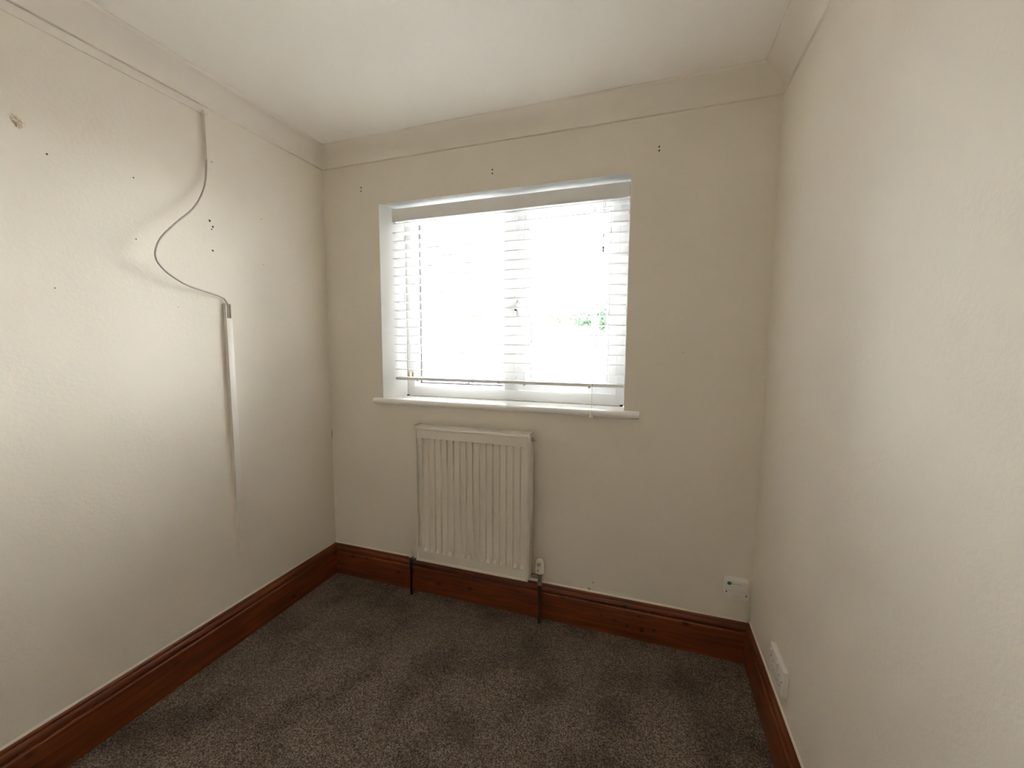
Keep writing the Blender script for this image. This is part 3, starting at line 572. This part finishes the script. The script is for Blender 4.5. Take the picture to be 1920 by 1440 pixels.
porch(h2, 996, 1033, 671, 681, 705, 1.3, M_TILER, ((999,1004,690,694,M_DOOR),(1019,1025,684,705,M_DOOR),(1028,1032,685,697,M_GRN)))
porch(h3, 1033.5, 1068, 671, 679, 705, 1.3, M_TILE, ((1035,1041,686,698,M_GRN),(1044,1048,685,702,M_PANE),(1050.5,1054,685,702,M_PANE)))
porch(h3, 1096, 1132, 670.5, 677.5, 703, 1.4, mat('porch_slate', (.19, .17, .18), .8, var=.1), ((1098.5,1102.5,680,697,M_PANE),(1108,1113.5,680,700,M_PANE),(1121,1127.5,684,698,M_PANE)))
# wheelie bins in front of the terrace
def wheelie(px, D, m, label, h=1.1, wd_=.55):
    p = deep(px, 650, D); p.z = ZG; t = thing('wheelie_bin', p, label, 'bin', rz=-YAW)
    t['_local'] = 1
    def ring(w, d, z): return [(-w/2,-d/2,z),(w/2,-d/2,z),(w/2,d/2,z),(-w/2,d/2,z)]
    MB().sweep([ring(wd_*.78, .45, .06), ring(wd_*.95, .62, h*.88), ring(wd_, .68, h*.89), ring(wd_, .68, h*.93)]).build('bin_body', m, t)
    MB().sweep([ring(wd_*1.05, .72, h*.93), ring(wd_*1.02, .66, h*.97), ring(wd_*.7, .4, h)]).build('bin_lid', m, t)
    for s_ in (-1, 1): MB().lathe((s_*wd_*.36, .22, .1), [(.1, -.03), (.1, .03)], 12, 'x').build('bin_wheel', M_DARK, t)
M_BLUE = mat('bin_blue', (.05, .20, .42), .5, var=.06); M_RED = mat('bin_red', (.40, .12, .09), .6, var=.08)
wheelie(1111, 53, M_BLUE, 'blue wheelie bin between the red bins across the street', 1.25, .62)
wheelie(1098, 54.5, M_RED, 'dark red wheelie bin beside the blue bin, nearer the lean-to porch', 1.0, .6)
wheelie(1121.5, 54.5, mat('bin_orange', (.48, .18, .12), .6, var=.08), 'orange-red wheelie bin standing beside the blue bin and downpipe', 1.0, .6)
# parked cars in the street
def car(px, D, rz, m, label):
    p = deep(px, 650, D); p.z = ZG; t = thing('car', p, label, 'car', rz=rz); t['_local'] = 1
    pf = [(-2.1,.30),(-2.12,.62),(-2.0,.86),(-1.2,.95),(-.55,1.42),(.75,1.46),(1.55,1.02),(2.02,.95),(2.1,.6),(2.08,.30)]
    MB().sweep([[(x, -.78, z) for x, z in pf], [(x, .78, z) for x, z in pf]]).build('body', m, t)
    for s_ in (-1, 1):
        for pw in (((-1.0,.98),(-.5,1.36),(.1,1.38),(.1,.98)), ((.18,.98),(.18,1.38),(.7,1.38),(1.2,1.02))):
            MB().sweep([[(x, s_*.775, z) for x, z in pw], [(x, s_*.80, z) for x, z in pw]]).build('side_window', M_PANE, t)
    MB().add([(-1.16,-.68,1.0),(-1.16,.68,1.0),(-.60,.62,1.41),(-.60,-.62,1.41)], [(0,1,2,3)]).build('windscreen', M_PANE, t)
    for x in (-1.3, 1.3):
        for y in (-.72, .72): MB().lathe((x, -y, .31) if False else (x, y, .31), [(.31, -.1), (.31, .1)], 16, 'y').build('wheel', M_DARK, t, 40)
car(842, 44, .05, mat('car_white', (.72, .73, .74), .3, var=.02), 'white car parked beyond the clad bay')
car(914, 47, 1.35, mat('car_blue', (.08, .11, .42), .3, var=.05), 'blue car parked in front of the hipped-roof house')
car(1000, 52, .1, mat('car_grey', (.30, .30, .32), .3, var=.05), 'grey car parked in front of the lean-to porch')
# trees behind the terrace
def tree(px, D, py_top, wd_, label, col, seed, py_bot=612, n=2200):
    rr = random.Random(seed); p = deep(px, 650, D); p.z = ZG; ht = deep(px, py_top, D).z-ZG
    t = thing('tree', p, label, 'tree'); t['_local'] = 1
    MB().tube([(0, 0, 0), (.1, 0, ht*.45), (0, .1, ht*.8)], [.35, .25, .08], 7).build('trunk', mat('bark', (.16, .12, .09), .9, var=.2), t)
    m = MB(); blobs = [(rr.uniform(-.5, .5)*wd_, rr.uniform(-.4, .4)*wd_, ht-wd_*.3-ht*rr.uniform(-.01, .22), wd_*rr.uniform(.18, .32)) for _ in range(12)]+[(0, 0, ht-wd_*.22, wd_*.22)]
    for k in range(n):
        bx, by, bz, br = rr.choice(blobs); a, c = rr.uniform(0, 6.283), rr.uniform(-1, 1); q = br*rr.uniform(.6, 1)**.5; sn = math.sqrt(1-c*c)
        ctr = Vector((bx+q*sn*math.cos(a), by+q*sn*math.sin(a), min(bz+q*c, ht))); e = Vector((rr.gauss(0,1), rr.gauss(0,1), rr.gauss(0,1))).normalized(); f = e.orthogonal().normalized(); s_ = rr.uniform(.3, .65)
        m.add([ctr+e*s_, ctr+f*s_*.6, ctr-e*s_, ctr-f*s_*.6], [(0, 1, 2, 3)])
    m.build('foliage', mat('leaf_%d' % seed, tuple(c*.55 for c in col), .7, var=.3, vscale=.5), t)
for (px, D, pt, wd_, lb, col, sd) in ((1003,100,598,10,'low bright green tree behind the red hipped roof',(.17,.30,.10),1),(1030,113,590,11,'broad mid green tree behind the pale chimney',(.12,.23,.08),2),(1058,126,582,11,'tall dark green tree with spiky top behind the pale chimney',(.11,.20,.09),3),(1085,139,589,11,'dull green tree between the two terrace chimneys',(.12,.22,.09),4),(1106,152,587,12,'olive tree behind the red chimney',(.13,.22,.10),5),(1135,84,556,9,'tall blue-green tree rising beyond the terrace end',(.14,.25,.15),6),(888,90,583,6,'thin yellow-green tree beside the central chimney',(.26,.30,.13),8)):
    tree(px, D, pt, wd_, lb, col, sd)
for o in bpy.data.objects:
    if '_local' in o: del o['_local']
